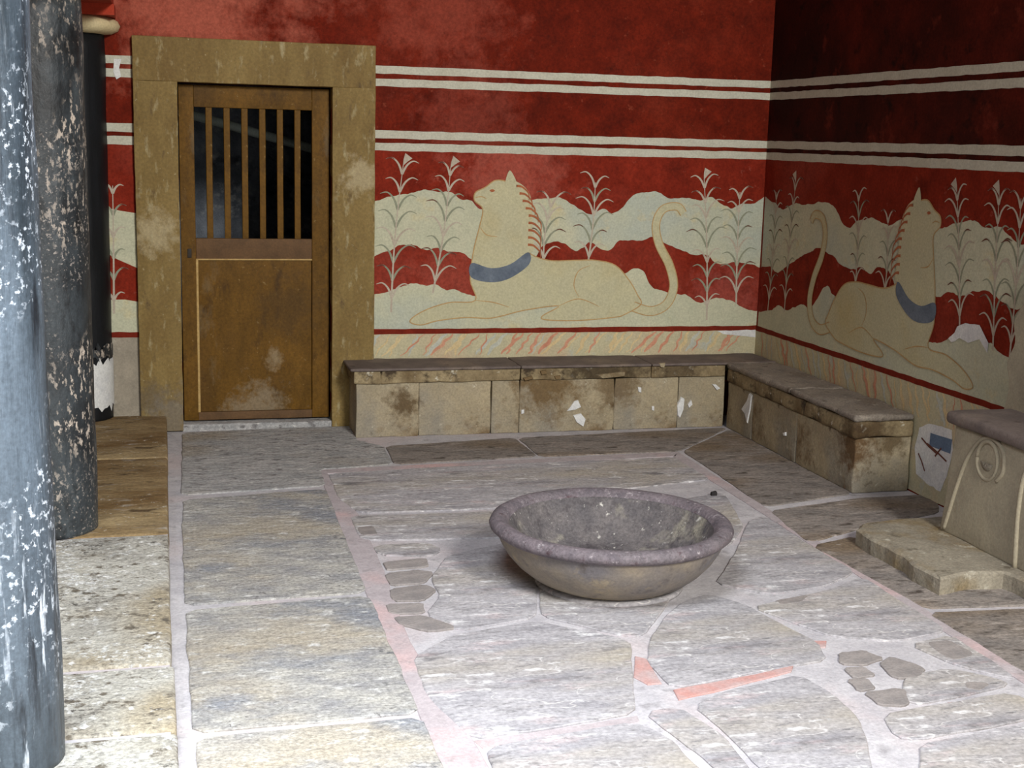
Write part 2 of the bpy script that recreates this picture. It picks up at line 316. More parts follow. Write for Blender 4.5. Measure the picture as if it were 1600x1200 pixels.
MAT['col_black'] = mottled('black_flaking_column_paint', (26, 29, 32), (56, 62, 66), 7, stretch=(1, 1, 0.5), big=(88, 96, 100), big_scale=1.8, big_lo=0.50, big_hi=0.72,
                           spots=[((24, 26, 28), 6, 0.54, 0.62), ((192, 178, 164), 44, 0.55, 0.60, 0, 2.2), ((140, 132, 126), 70, 0.57, 0.63, 1, 3.0)], bump=0.5, bump_scale=40, rough=0.5, spec=0.5, grain=0.25)
MAT['col_jet'] = mottled('jet_black_column_paint', (16, 18, 20), (24, 26, 30), 6, stretch=(1, 1, 0.3), spots=[((150, 150, 146), 24, 0.73, 0.78)], bump=0.2, bump_scale=34, rough=0.5)
MAT['capital'] = mottled('cream_capital_paint', (213, 199, 158), (204, 186, 144), 8, bump=0.15)
MAT['beam'] = mottled('orange_red_beam_paint', (170, 54, 26), (150, 46, 24), 8, big=(160, 72, 56), bump=0.2)
MAT['ceiling'] = mottled('dim_ceiling_plaster', (120, 104, 88), (104, 90, 76), 4, bump=0.2)
MAT['grey_wall'] = mottled('rough_side_plaster', (140, 126, 110), (120, 108, 96), 4, bump=0.4)
MAT['pebble'] = mottled('black_pebble', (30, 28, 28), (44, 40, 40), 20, bump=0.3)

# ------------------------------------------------------------------ room shell
# the corner of the room is the origin: back wall y = 0, right wall x = 0, floor z = 0
DX0, DX1, DZ1 = -3.757, -2.857, 2.075        # door opening
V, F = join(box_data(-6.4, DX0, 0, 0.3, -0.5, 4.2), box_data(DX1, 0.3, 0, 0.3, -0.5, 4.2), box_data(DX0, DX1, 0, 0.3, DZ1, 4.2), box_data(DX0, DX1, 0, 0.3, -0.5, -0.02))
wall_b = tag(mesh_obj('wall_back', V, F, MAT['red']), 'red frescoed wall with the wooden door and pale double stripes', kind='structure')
V, F = box_data(0, 0.3, -7.6, 0.0, -0.5, 4.2)
wall_r = tag(mesh_obj('wall_right', V, F, MAT['red']), 'shaded red frescoed wall beside the throne', kind='structure')
V, F = box_data(-6.7, -6.4, -7.6, 0.3, -0.5, 4.2)  # unseen wall, added to occlude light from the open left side
tag(mesh_obj('wall_left_blocker', V, F, MAT['grey_wall']), 'unseen plaster wall added to close off light beyond the columns', kind='structure')
V, F = box_data(-6.7, 0.3, -5.4, 0.3, 4.2, 4.45)
tag(mesh_obj('ceiling', V, F, MAT['ceiling']), 'flat plaster ceiling over the painted room', kind='structure')

V, F = join(box_data(-0.42, 0.3, -6.95, -6.75, -0.5, 4.2), box_data(-6.7, -5.6, -6.95, -6.75, -0.5, 4.2))  # piers added out of view, placed to shade the right wall from the lamps
tag(mesh_obj('wall_front_blocker', V, F, MAT['grey_wall']), 'unseen plain wall ends added to keep light off the right wall', kind='structure')
# ---- floor: mortar bed with paving slabs
GZ = -0.007
V, F = box_data(-4.2, 0.0, -9.5, 0.0, -0.3, GZ)
floor = tag(mesh_obj('floor', V, F, MAT['grout']), 'irregular stone paving set in pinkish mortar', kind='structure')
def paving(px, mat, z1=0.0, name='paving_slab', seg=0.035, amp=0.007, bevel=0.004, cut=0.25):
    pts = [on_floor(x, y).xy for x, y in px]
    pts = [q for i in range(len(pts)) for q in (pts[i].lerp(pts[i-1], min(cut, 0.03/max(1e-6, (pts[i]-pts[i-1]).length))), pts[i].lerp(pts[(i+1) % len(pts)], min(cut, 0.03/max(1e-6, (pts[i]-pts[(i+1) % len(pts)]).length))))]
    pts = inset(roughen(pts, seg, amp, 6.0), -0.007)
    V, F = slab(pts, GZ-0.03, z1, bevel)
    c = sum((p for p in pts), Vector((0, 0)))/len(pts)
    return mesh_obj(name, V, F, MAT[mat], floor, (c.x, c.y, GZ))
TAN = [  # slabs between the step and the panel
    [(287, 676), (545, 664), (556, 688), (598, 697), (612, 724), (497, 733), (507, 758), (285, 772)],
    [(287, 781), (507, 764), (570, 924), (291, 944)],
    [(293, 954), (574, 931), (652, 1112), (304, 1142)],
    [(310, 1153), (657, 1121), (730, 1290), (318, 1310)],
]
for i, p in enumerate(TAN): paving(p, 'slab_dark' if i == 0 else 'slab_tan')
for p in [[(604, 697), (803, 684), (838, 712), (618, 724)], [(811, 684), (1134, 668), (1060, 704), (845, 712)],
          [(1069, 704), (1140, 671), (1330, 770), (1196, 790)], [(1204, 798), (1345, 778), (1462, 772), (1465, 800), (1338, 826), (1264, 846)],
          [(1272, 852), (1335, 838), (1458, 918), (1600, 910), (1700, 940), (1446, 949)], [(1452, 957), (1700, 948), (1750, 1120), (1604, 1049)]]:
    paving(p, 'slab_brown')
PANEL = [
    ([(515, 740), (700, 729), (1052, 714), (1108, 748), (1000, 760), (870, 772), (790, 792), (700, 796), (562, 800), (530, 776)], 'slab_grey'),
    ([(548, 806), (700, 802), (790, 798), (800, 838), (655, 842), (566, 842)], 'slab_grey'),
    ([(800, 800), (1000, 790), (1130, 770), (1160, 820), (1140, 850), (1000, 900), (850, 890), (806, 838)], 'slab_grey'),
    ([(584, 852), (668, 848), (690, 858), (672, 868), (594, 866)], 'slab_grey'),
    ([(676, 900), (700, 868), (792, 848), (838, 905), (834, 964), (716, 984), (668, 958), (690, 930)], 'slab_grey'),
    ([(842, 912), (900, 900), (1060, 910), (1035, 950), (1005, 990), (985, 994), (850, 962)], 'slab_grey'),
    ([(648, 1026), (712, 992), (838, 970), (982, 1000), (990, 1112), (866, 1134), (738, 1152), (668, 1082)], 'slab_grey'),
    ([(1042, 962), (1068, 940), (1108, 928), (1168, 946), (1218, 974), (1276, 1003), (1290, 1030), (1180, 1048), (1054, 1073), (1014, 1034), (1018, 1000)], 'slab_grey'),
    ([(1172, 812), (1196, 806), (1258, 848), (1334, 892), (1290, 914), (1200, 927), (1120, 910), (1150, 866)], 'slab_grey'),
    ([(1178, 948), (1290, 923), (1348, 902), (1478, 984), (1400, 1000), (1302, 993), (1232, 968)], 'slab_grey'),
    ([(1420, 1054), (1482, 1044), (1556, 1060), (1576, 1068), (1500, 1086), (1424, 1100), (1412, 1078)], 'slab_grey'),
    ([(1424, 1006), (1486, 992), (1586, 1058), (1560, 1054), (1490, 1036)], 'slab_grey'),
    ([(1086, 1102), (1128, 1082), (1248, 1054), (1300, 1084), (1340, 1122), (1372, 1240), (1230, 1240), (1134, 1140)], 'slab_grey'),
    ([(762, 1168), (990, 1128), (1040, 1150), (1180, 1290), (820, 1310)], 'slab_grey'),
    ([(1440, 1162), (1600, 1132), (1700, 1180), (1720, 1290), (1440, 1290)], 'slab_grey'),
    ([(1382, 1116), (1580, 1082), (1640, 1110), (1596, 1124), (1436, 1154), (1402, 1150)], 'slab_grey'),
    ([(1008, 1112), (1060, 1104), (1130, 1150), (1200, 1240), (1170, 1240), (1060, 1150)], 'slab_grey'),
]
for p, m in PANEL: paving(p, m)
CHIPS = [
    [(1450, 1004), (1482, 1000), (1520, 1022), (1486, 1030)], [(1214, 938), (1262, 930), (1250, 940), (1222, 944)], [(560, 824), (582, 822), (590, 834), (566, 836)],
    [(600, 878), (664, 872), (668, 884), (606, 890)], [(604, 896), (650, 890), (676, 894), (660, 910), (612, 914)],
    [(610, 920), (664, 914), (680, 922), (660, 938), (616, 938)], [(604, 944), (660, 942), (662, 956), (616, 958)], [(618, 964), (660, 962), (712, 980), (670, 984), (626, 974)],
    [(1312, 1020), (1350, 1016), (1380, 1028), (1350, 1038), (1316, 1036)], [(1322, 1044), (1350, 1042), (1366, 1054), (1336, 1058)],
    [(1326, 1062), (1354, 1060), (1366, 1074), (1342, 1078)], [(1352, 1082), (1398, 1076), (1414, 1078), (1416, 1100), (1376, 1100)],
    [(1376, 1036), (1392, 1026), (1444, 1044), (1436, 1056), (1400, 1058)], [(1512, 1066), (1544, 1068), (1530, 1078), (1512, 1074)],
]
for p in CHIPS: paving(p, 'small_stone', 0.001, 'paving_chip', 0.012, 0.010, 0.003, 0.12)
def paving_xy(x0, x1, y0, y1, mat):
    pts = roughen([Vector(p) for p in ((x0, y0), (x1, y0+0.03), (x1-0.02, y1), (x0+0.02, y1-0.03))], 0.05, 0.012, 6.0)
    V, F = slab(pts, GZ-0.03, 0.0, 0.004); mesh_obj('paving_slab', V, F, MAT[mat], floor, ((x0+x1)/2, (y0+y1)/2, GZ))
for x0, x1, y0, y1, m in ((-0.92, -0.06, -5.7, -5.05, 'slab_brown'), (-3.7, -2.85, -6.9, -5.85, 'slab_tan'), (-2.8, -1.75, -6.9, -5.85, 'slab_grey'), (-1.7, -0.98, -6.9, -5.85, 'slab_grey'), (-0.92, -0.06, -6.7, -5.76, 'slab_brown')):
    paving_xy(x0, x1, y0, y1, m)
# plaster bands framing the panel and red remnants in the joints
def band(px, mat, name, z1):
    pts = roughen([on_floor(x, y).xy for x, y in px], 0.06, 0.004)
    V, F = slab(pts, GZ-0.02, z1, 0.003); c = sum(pts, Vector((0, 0)))/len(pts)
    return mesh_obj(name, V, F, MAT[mat], floor, (c.x, c.y, GZ))
band([(497, 734), (509, 735), (560, 802), (600, 890), (640, 1000), (740, 1155), (830, 1310), (740, 1310), (656, 1118), (572, 926)], 'pink', 'plaster_band', -0.003)
band([(498, 733), (1060, 705), (1056, 712), (508, 739)], 'pink', 'plaster_band', -0.0025)
band([(1060, 705), (1196, 791), (1446, 950), (1640, 1070), (1600, 1066), (1190, 800), (1052, 712)], 'pink', 'plaster_band', -0.0025)
band([(740, 1155), (868, 1136), (996, 1116), (1000, 1126), (870, 1150), (756, 1168)], 'pink', 'plaster_band', -0.004)
band([(1052, 1076), (1180, 1052), (1240, 1038), (1236, 1048), (1130, 1076), (1060, 1092)], 'floor_red', 'red_plaster_strip', -0.002)
band([(992, 1024), (1010, 1028), (1034, 1066), (1012, 1068), (990, 1056)], 'floor_red', 'red_plaster_strip', -0.002)
band([(1480, 1096), (1530, 1092), (1540, 1104), (1496, 1100)], 'floor_red', 'red_plaster_strip', -0.002)
band([(1260, 1000), (1292, 1000), (1290, 1010), (1270, 1010)], 'floor_red', 'red_plaster_strip', -0.002)

# ---- column platform: a low kerb of pitted blocks along the left
plat = tag(empty('step_platform', (-4.45, -4.0, -0.2)), 'low step of pitted tan stone blocks under the columns', kind='structure')
ys = [-9.5, -6.2, -4.49, -3.985, -2.52, -1.115, 0.0]
for i in range(len(ys)-1):
    y0, y1 = ys[i]+0.010, ys[i+1]-0.010
    for x0, x1 in ((-5.1, -3.845),):
        V, F = rock(x0, x1+random.uniform(-.012, .012), y0, y1, -0.25, 0.1+random.uniform(-.004, .003), 0.014, 0.09, 0.005, 5)
        mesh_obj('stone_block', V, F, MAT['stylobate_brown' if i >= len(ys)-3 else 'stylobate'], plat, ((x0+x1)/2, (y0+y1)/2, -0.25), True)
V, F = box_data(-5.08, -3.86, -9.4, -0.01, -0.24, 0.090)
mesh_obj('mortar_joint', V, F, MAT['grout'], plat, (-4.45, -4, -0.2))

# ------------------------------------------------------------------ wall painting
def flat_on(wall, off):
    """maps 2D (along, height) to the wall's face, off metres proud of it"""
    if wall is wall_b: return lambda p: (p.x, -off, p.y)
    return lambda p: (-off, p.x, p.y)
def to2(wall, px, py):
    if wall is wall_b: q = on_back(px, py); return Vector((q.x, q.z))
    q = on_right(px, py); return Vector((q.y, q.z))
def paint_poly(wall, name, pts, mat, off):
    f = flat_on(wall, off)
    tris = tessellate_polygon([[Vector((p.x, p.y, 0)) for p in pts]])
    V = [f(p) for p in pts]
    return mesh_obj(name, V, [tuple(t) for t in tris], MAT[mat], wall)
def paint_rect(wall, name, a0, a1, z0, z1, mat, off):
    n = max(2, int(abs(a1-a0)/0.06)); rng = random.Random(hash((round(z0*1000), name)) & 255)
    j = lambda: rng.uniform(-0.0022, 0.0022)
    top = [Vector((a0+(a1-a0)*i/n, z1+j())) for i in range(n+1)]
    bot = [Vector((a0+(a1-a0)*i/n, z0+j())) for i in range(n+1)]
    f = flat_on(wall, off); V = [f(p) for p in top+bot]
    F = [(i, i+1, n+2+i, n+1+i) for i in range(n)]
    return mesh_obj(name, V, F, MAT[mat], wall)
def layered(wall, strokes, off):
    parts = []
    for i, (pts, w) in enumerate(strokes):
        f = flat_on(wall, off+i*2.5e-5); v, q = stroke(pts, w); parts.append(([f(p) for p in v], q))
    return join(*parts)
def paint_strokes(wall, name, strokes, mat, off):
    f = flat_on(wall, off); parts = []
    V, F = layered(wall, strokes, off)
    return mesh_obj(name, V, F, MAT[mat], wall)
# pale double stripes
SPANS_B = [(-6.4, -4.0), (-2.6, -0.001)]
for z0, z1 in ((2.166, 2.212), (2.091, 2.137), (1.780, 1.828), (1.707, 1.755)):
    for a0, a1 in SPANS_B: paint_rect(wall_b, 'painted_stripe', a0, a1, z0, z1, 'stripe', 0.0012)
    paint_rect(wall_r, 'painted_stripe', -6.74, -0.001, z0, z1, 'stripe', 0.0012)
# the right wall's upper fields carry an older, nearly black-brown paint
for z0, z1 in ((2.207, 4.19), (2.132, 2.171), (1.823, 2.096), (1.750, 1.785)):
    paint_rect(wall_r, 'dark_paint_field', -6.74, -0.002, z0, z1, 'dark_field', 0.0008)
# the picture field is a lighter red
for a0, a1 in SPANS_B: paint_rect(wall_b, 'red_paint_field', a0, a1, 0.59, 1.712, 'red_low', 0.0007)
paint_rect(wall_r, 'red_paint_field', -6.74, -0.002, 0.59, 1.712, 'red_low', 0.0007)
# dado band, dark red line
for a0, a1 in SPANS_B:
    paint_rect(wall_b, 'painted_line', a0, a1, 0.573, 0.605, 'line', 0.0022)
paint_rect(wall_b, 'painted_dado', -2.6, -0.001, 0.30, 0.58, 'dado', 0.0012)
paint_rect(wall_b, 'bare_plaster', -6.4, -4.0, 0.0, 0.575, 'grey_plaster', 0.0018)
paint_rect(wall_r, 'painted_dado', -6.74, -0.001, 0.0, 0.58, 'dado', 0.0012)
paint_rect(wall_r, 'painted_line', -2.86, -0.001, 0.573, 0.605, 'line', 0.0022)
# rolling cream bands, in photograph order along each wall
def wave(wall, name, top, bot, mat, off):
    T = [to2(wall, *p) for p in top]; B = [to2(wall, *p) for p in bot]
    sc = lambda Q: [Vector((p.x, p.y+0.012*noise.noise(Vector((p.x*16, 2.3, p.y*3)))+0.006*noise.noise(Vector((p.x*37, 5.1, 0))))) for p in Q]
    T = sc(catmull(T, 8)); B = sc(catmull(B, 8)) if len(bot) > 6 else catmull(B, 5)
    return paint_poly(wall, name, T+list(reversed(B)), mat, off)
UT = [(585, 316), (612, 306), (640, 303), (662, 297), (684, 301), (704, 299), (718, 311), (736, 314), (752, 326), (790, 322), (832, 313), (858, 309), (884, 313), (904, 326), (922, 335), (944, 326), (956, 333), (970, 327), (986, 307), (1004, 300), (1030, 300), (1048, 311), (1070, 308), (1092, 313), (1110, 309), (1126, 319), (1146, 325), (1162, 318), (1178, 318), (1196, 307)]
UB = [(585, 400), (606, 392), (626, 383), (648, 383), (664, 390), (682, 387), (700, 394), (722, 394), (742, 408), (790, 412), (832, 405), (846, 386), (864, 378), (882, 381), (896, 391), (910, 388), (922, 379), (940, 390), (956, 389), (966, 378), (986, 374), (1004, 376), (1018, 371), (1034, 377), (1052, 386), (1072, 394), (1088, 399), (1106, 399), (1120, 411), (1146, 410), (1166, 411), (1190, 419)]
LT = [(585, 460), (602, 457), (622, 450), (642, 443), (662, 446), (680, 442), (696, 452), (712, 452), (732, 461), (760, 464), (860, 462), (944, 446), (962, 438), (976, 427), (992, 418), (1006, 426), (1016, 446), (1036, 456), (1060, 458), (1076, 464), (1090, 472), (1104, 471), (1124, 465), (1142, 469), (1160, 480), (1186, 486)]
wave(wall_b, 'painted_cloud_band', UT, UB, 'cream', 0.0014)
wave(wall_b, 'painted_hill_band', LT, [(584, 514), (800, 514), (1184, 509)], 'cream', 0.0014)
RT = [(1196, 308), (1212, 319), (1225, 328), (1242, 318), (1262, 320), (1282, 315), (1300, 319), (1310, 334), (1319, 351), (1328, 356), (1342, 345), (1368, 342), (1386, 351), (1412, 345), (1440, 352), (1470, 356), (1492, 351), (1520, 345), (1542, 356), (1562, 356), (1586, 376), (1612, 384), (1660, 390)]
RB = [(1190, 418), (1202, 416), (1215, 425), (1228, 417), (1246, 405), (1264, 394), (1282, 388), (1302, 401), (1316, 415), (1332, 421), (1346, 418), (1360, 428), (1374, 416), (1390, 426), (1402, 450), (1424, 458), (1446, 452), (1466, 465), (1482, 455), (1502, 462), (1522, 455), (1546, 456), (1566, 472), (1588, 485), (1612, 478), (1660, 490)]
RL = [(1186, 486), (1202, 485), (1216, 478), (1232, 485), (1250, 475), (1264, 482), (1276, 470), (1286, 450), (1295, 447), (1303, 462), (1330, 470), (1400, 500), (1440, 530), (1462, 534), (1482, 528), (1502, 520), (1522, 526), (1546, 536), (1572, 556), (1612, 568), (1660, 590)]
wave(wall_r, 'painted_cloud_band', RT, RB, 'cream', 0.0014)
wave(wall_r, 'painted_hill_band', RL, [(1184, 510), (1300, 549), (1450, 599), (1582, 643), (1660, 670)], 'cream', 0.0014)
# sliver left of the door
def wz(name, top, bot, mat): return paint_poly(wall_b, name, [Vector(p) for p in top]+[Vector(p) for p in reversed(bot)], mat, 0.0014)
wz('painted_cloud_band', [(-6.4, 1.3), (-4.5, 1.36), (-4.2, 1.345), (-4.1, 1.325), (-4.0, 1.31)], [(-6.4, 1.02), (-4.4, 1.05), (-4.2, 1.09), (-4.12, 1.04), (-4.0, 0.985)], 'cream')
wz('painted_hill_band', [(-6.4, 0.80), (-4.4, 0.80), (-4.15, 0.80), (-4.08, 0.80), (-4.0, 0.785)], [(-6.4, 0.595), (-4.0, 0.595)], 'cream')

# the bands go on along the right wall past the throne
def far_band(name, z_top, z_bot, wob):
    ys_ = [-6.74+0.08*i for i in range(44)]
    ys_ = [y for y in ys_ if y < -3.28]+[-3.28]
    T = [Vector((y, z_top+0.05*noise.noise(Vector((y*2.6, 1.0, wob)))+0.02*noise.noise(Vector((y*9, 4.0, wob))))) for y in ys_]
    B = [Vector((y, z_bot+(0.05*noise.noise(Vector((y*2.3, 7.0, wob))) if z_bot > 0.7 else 0))) for y in ys_]
    paint_poly(wall_r, name, T+list(reversed(B)), 'cream', 0.0014)
far_band('painted_cloud_band', 1.33, 1.03, 2.0); far_band('painted_hill_band', 0.82, 0.603, 6.0)
paint_rect(wall_r, 'painted_line', -6.74, -3.66, 0.573, 0.605, 'line', 0.0022)
# plants: a bowed stem with paired arching leaves
def plant(wall, bx, by, tx, ty, n=8, spread=0.075, flower=False, seed=0):
    rng = random.Random(seed)
    b, t = to2(wall, bx, by), to2(wall, tx, ty)
    d = t-b; L = d.length; side = Vector((-d.y, d.x)).normalized()
    bow = rng.uniform(-0.02, 0.02)
    def at(s): return b + d*s + side*bow*math.sin(math.pi*s)
    S = [at(i/16) for i in range(17)]
    pale, grey, dark = [(S, lambda q: 0.013*(1-0.65*q))], [], []
    for k in range(n):
        s = 0.10+0.84*k/(n-1); root = at(s); sc = (1.0-0.45*abs(s-0.45))*rng.uniform(0.85, 1.1)
        for sg in (-1, 1):
            sp = spread*sc*rng.uniform(0.85, 1.15)
            u = d.normalized()
            P = [root, root+u*sp*0.75+side*sg*sp*0.35, root+u*sp*1.15+side*sg*sp*0.85, root+u*sp*1.02+side*sg*sp*1.35]
            C = catmull(P, 5)
            (pale if (k % 3 == 0 or s > 0.8 or s < 0.2) else grey).append((C, lambda q: 0.013*(1-q)**0.7+0.002))
            if k % 3 == 1 and rng.random() < 0.8:
                dark.append((C[8:], lambda q: 0.0065*(1-abs(2*q-0.9))+0.0015))
    if flower:
        e = at(1.0); u = d.normalized(); 
        pale.append(([e, e+u*0.03+side*-0.012, e+u*0.06+side*-0.03], lambda q: 0.004+0.05*q))
    o = paint_strokes(wall, 'painted_plant', pale, 'leaf_pale', 0.0026)
    f = flat_on(wall, 0.0024)
    for st, m, nm in ((grey, 'leaf', 'grey_leaves'), (dark, 'leaf_dark', 'leaf_edges')):
        if st:
            V, F = layered(wall, st, 0.0019 if m == 'leaf' else 0.0040)
            mesh_obj(nm, V, F, MAT[m], o)
PB = [(611, 488, 630, 258, 8, True), (676, 458, 704, 262, 8, True), (849, 414, 862, 318, 5, False), (918, 414, 930, 285, 6, False), (1104, 500, 1100, 280, 9, True), (1150, 474, 1156, 300, 8, False)]
PR = [(1200, 486, 1214, 300, 8, False), (1226, 488, 1244, 285, 8, True), (1336, 455, 1342, 305, 6, False), (1382, 464, 1388, 340, 5, False), (1500, 515, 1496, 300, 8, True), (1552, 548, 1562, 305, 8, True), (1578, 560, 1596, 310, 8, False)]
for i, (a, b, c, d, n, fl_) in enumerate(PB): plant(wall_b, a, b, c, d, n, 0.095, fl_, i)
for i, (a, b, c, d, n, fl_) in enumerate(PR): plant(wall_r, a, b, c, d, n, 0.08 if i < 4 else 0.09, fl_, 20+i)
plant(wall_b, 178, 490, 176, 290, 6, 0.06, False, 40)

# resting beasts: a plain long-necked animal lying on the hill band (own design), mirrored on the right wall
def beast(wall, fx, fz, origin, sx, sz):
    """unit drawing: x from 0 (paws) to 1 (tail), z from 0 (ground) upward"""
    T = lambda p: origin + Vector((p[0]*sx, p[1]*sz))
    body = catmull([(0.00, 0.035), (0.05, 0.085), (0.14, 0.125), (0.235, 0.135), (0.215, 0.24), (0.225, 0.38), (0.245, 0.50), (0.255, 0.585), (0.225, 0.625), (0.228, 0.665), (0.262, 0.690), (0.30, 0.725), (0.345, 0.715), (0.385, 0.66), (0.395, 0.56), (0.40, 0.45), (0.425, 0.375), (0.50, 0.335), (0.60, 0.335), (0.68, 0.335), (0.755, 0.31), (0.81, 0.235), (0.845, 0.16), (0.86, 0.11), (0.80, 0.06), (0.76, 0.045), (0.62, 0.03), (0.50, 0.035), (0.485, 0.055), (0.545, 0.105), (0.42, 0.085), (0.33, 0.055), (0.28, 0.045), (0.20, 0.05), (0.10, 0.035), (0.04, 0.015)], 5, True)
    pts = [T(p) for p in body]
    o = paint_poly(wall, 'painted_beast', pts, 'beast', 0.0034)
    tail = catmull([(0.83, 0.10), (0.90, 0.075), (0.96, 0.11), (0.985, 0.20), (0.965, 0.31), (0.92, 0.42), (0.905, 0.52), (0.93, 0.595), (0.985, 0.61), (1.01, 0.575)], 6)
    f1 = flat_on(wall, 0.0033)
    V, F = stroke([T(p) for p in tail], lambda q: 0.062*(1-0.25*q))
    mesh_obj('painted_tail', [f1(p) for p in V], F, MAT['beast'], o)
    f2 = flat_on(wall, 0.0042)
    outl = [(pts+[pts[0]], lambda q: 0.007)]
    for c in ([(0.235, 0.135), (0.30, 0.125), (0.36, 0.10)], [(0.62, 0.15), (0.60, 0.21), (0.615, 0.28), (0.66, 0.31)], [(0.545, 0.105), (0.62, 0.14), (0.70, 0.10)], [(0.245, 0.50), (0.27, 0.46), (0.31, 0.45)], [(0.228, 0.640), (0.25, 0.645), (0.268, 0.635)]):
        outl.append(([T(p) for p in catmull(c, 6)], lambda q: 0.007*(1-abs(2*q-1)*0.6)))
    side = [T(p)+Vector((0, 0)) for p in tail]
    for s in (-1, 1):
        e = []
        for i, p in enumerate(side):
            t = (side[min(i+1, len(side)-1)]-side[max(i-1, 0)]).normalized(); e.append(p+Vector((-t.y, t.x))*0.031*(1-0.25*i/(len(side)-1))*s)
        outl.append((e, lambda q: 0.006))
    V, F = layered(wall, outl, 0.0042)
    mesh_obj('outline', V, F, MAT['beast_line'], o)
    # plain mane down the back of the neck, a plain collar band, an ear and an eye
    def shape(nm, poly, m, off, k=5):
        P = [T(p) for p in catmull(poly, k, True)]; f = flat_on(wall, off)
        tr = tessellate_polygon([[Vector((p.x, p.y, 0)) for p in P]])
        mesh_obj(nm, [f(p) for p in P], [tuple(t) for t in tr], MAT[m], o)
    shape('mane', [(0.335, 0.725), (0.385, 0.715), (0.425, 0.66), (0.435, 0.57), (0.438, 0.47), (0.445, 0.385), (0.41, 0.38), (0.385, 0.45), (0.385, 0.56), (0.372, 0.65)], 'beast', 0.0046)
    lock = []
    for i in range(9):
        z = 0.70-0.036*i; x = 0.375+0.012*min(i, 4)
        lock.append(([T(p) for p in catmull([(x, z), (x+0.022, z-0.005), (x+0.045, z-0.035), (x+0.048, z-0.07)], 5)], lambda q: 0.017*(1-0.8*q)))
    V, F = layered(wall, lock, 0.0050)
    mesh_obj('mane_locks', V, F, MAT['mane'], o)
    shape('collar', [(0.218, 0.25), (0.29, 0.225), (0.36, 0.245), (0.43, 0.315), (0.425, 0.375), (0.36, 0.315), (0.29, 0.295), (0.219, 0.32)], 'collar', 0.0046)
    shape('ear', [(0.335, 0.70), (0.350, 0.775), (0.378, 0.70)], 'beast', 0.0050)
    shape('eye', [(0.278, 0.675), (0.288, 0.682), (0.298, 0.675), (0.288, 0.668)], 'mane', 0.0050, 3)
o = to2(wall_b, 640, 512); e = to2(wall_b, 1055, 512)
beast(wall_b, 0, 0, Vector((o.x, 0.612)), e.x-o.x, 1.28)
o = to2(wall_r, 1520, 618); e = to2(wall_r, 1258, 540)
beast(wall_r, 0, 0, Vector((o.x, 0.612)), e.x-o.x, 1.28)

# stone-imitating veins on the dado
def veins(wall, a0, a1, z0, z1, n, seed):
    rng = random.Random(seed); groups = {'vein_red': [], 'vein_ochre': [], 'vein_grey': []}
    for i in range(n):
        a = a0+(a1-a0)*(i+rng.uniform(-.3, .3))/n; lean = (rng.uniform(-0.16, -0.05) if wall is wall_b else rng.uniform(-0.12, -0.02))
        ph = rng.uniform(0, 6); m = 4+rng.random()*3
        P = [Vector((a+lean*q/6+0.008*math.sin(ph+q*m*0.4), z1-(z1-z0)*q/6*rng.uniform(0.94, 1.0))) for q in range(7)]
        w0 = rng.choice((0.007, 0.010, 0.014, 0.018))
        groups[rng.choice(('vein_red', 'vein_red', 'vein_ochre', 'vein_ochre', 'vein_grey'))].append((catmull(P, 4), (lambda q, w0=w0: w0*(0.5+math.sin(math.pi*min(1, max(0, q)))))))
    for g, st in groups.items():
        if st: paint_strokes(wall, 'painted_veins', st, g, {'vein_red': 0.0024, 'vein_ochre': 0.0018, 'vein_grey': 0.0021}[g])
veins(wall_b, -2.55, -0.02, 0.43, 0.572, 44, 3)
veins(wall_r, -2.85, -0.03, 0.40, 0.572, 40, 5)
# bare and repaired patches
def patch(wall, name, px, mat, off, amp=0.006, seg=0.03):
    pts = roughen([to2(wall, *p) for p in px], seg, amp, 19); return paint_poly(wall, name, pts, mat, off)
patch(wall_r, 'plaster_repair', [(1437, 668), (1452, 662), (1488, 672), (1490, 705), (1480, 745), (1470, 768), (1448, 755), (1432, 740), (1430, 700)], 'white_patch', 0.0030)
patch(wall_r, 'blue_paint_patch', [(1455, 676), (1489, 687), (1486, 709), (1453, 696)], 'blue_patch', 0.0040, 0.002)
paint_strokes(wall_r, 'scratched_lines', [([to2(wall_r, *p) for p in q], lambda t: 0.010) for q in ([(1441, 684), (1452, 697), (1464, 708)], [(1450, 693), (1466, 707), (1480, 721)], [(1436, 708), (1441, 720), (1446, 736)], [(1462, 713), (1472, 700)])], 'leaf_dark', 0.0048)
patch(wall_r, 'plaster_repair', [(1483, 529), (1493, 520), (1497, 510), (1510, 505), (1532, 508), (1538, 520), (1546, 536), (1544, 552), (1532, 530), (1514, 536), (1500, 528), (1488, 535)], 'white_patch', 0.0055)
patch(wall_b, 'plaster_repair', [(1120, 517), (1180, 515), (1180, 527), (1150, 524), (1130, 522)], 'white_patch', 0.0035)
patch(wall_b, 'plaster_repair', [(178, 92), (190, 92), (186, 106), (189, 120), (182, 124), (177, 112)], 'white_patch', 0.0035, 0.004, 0.02)

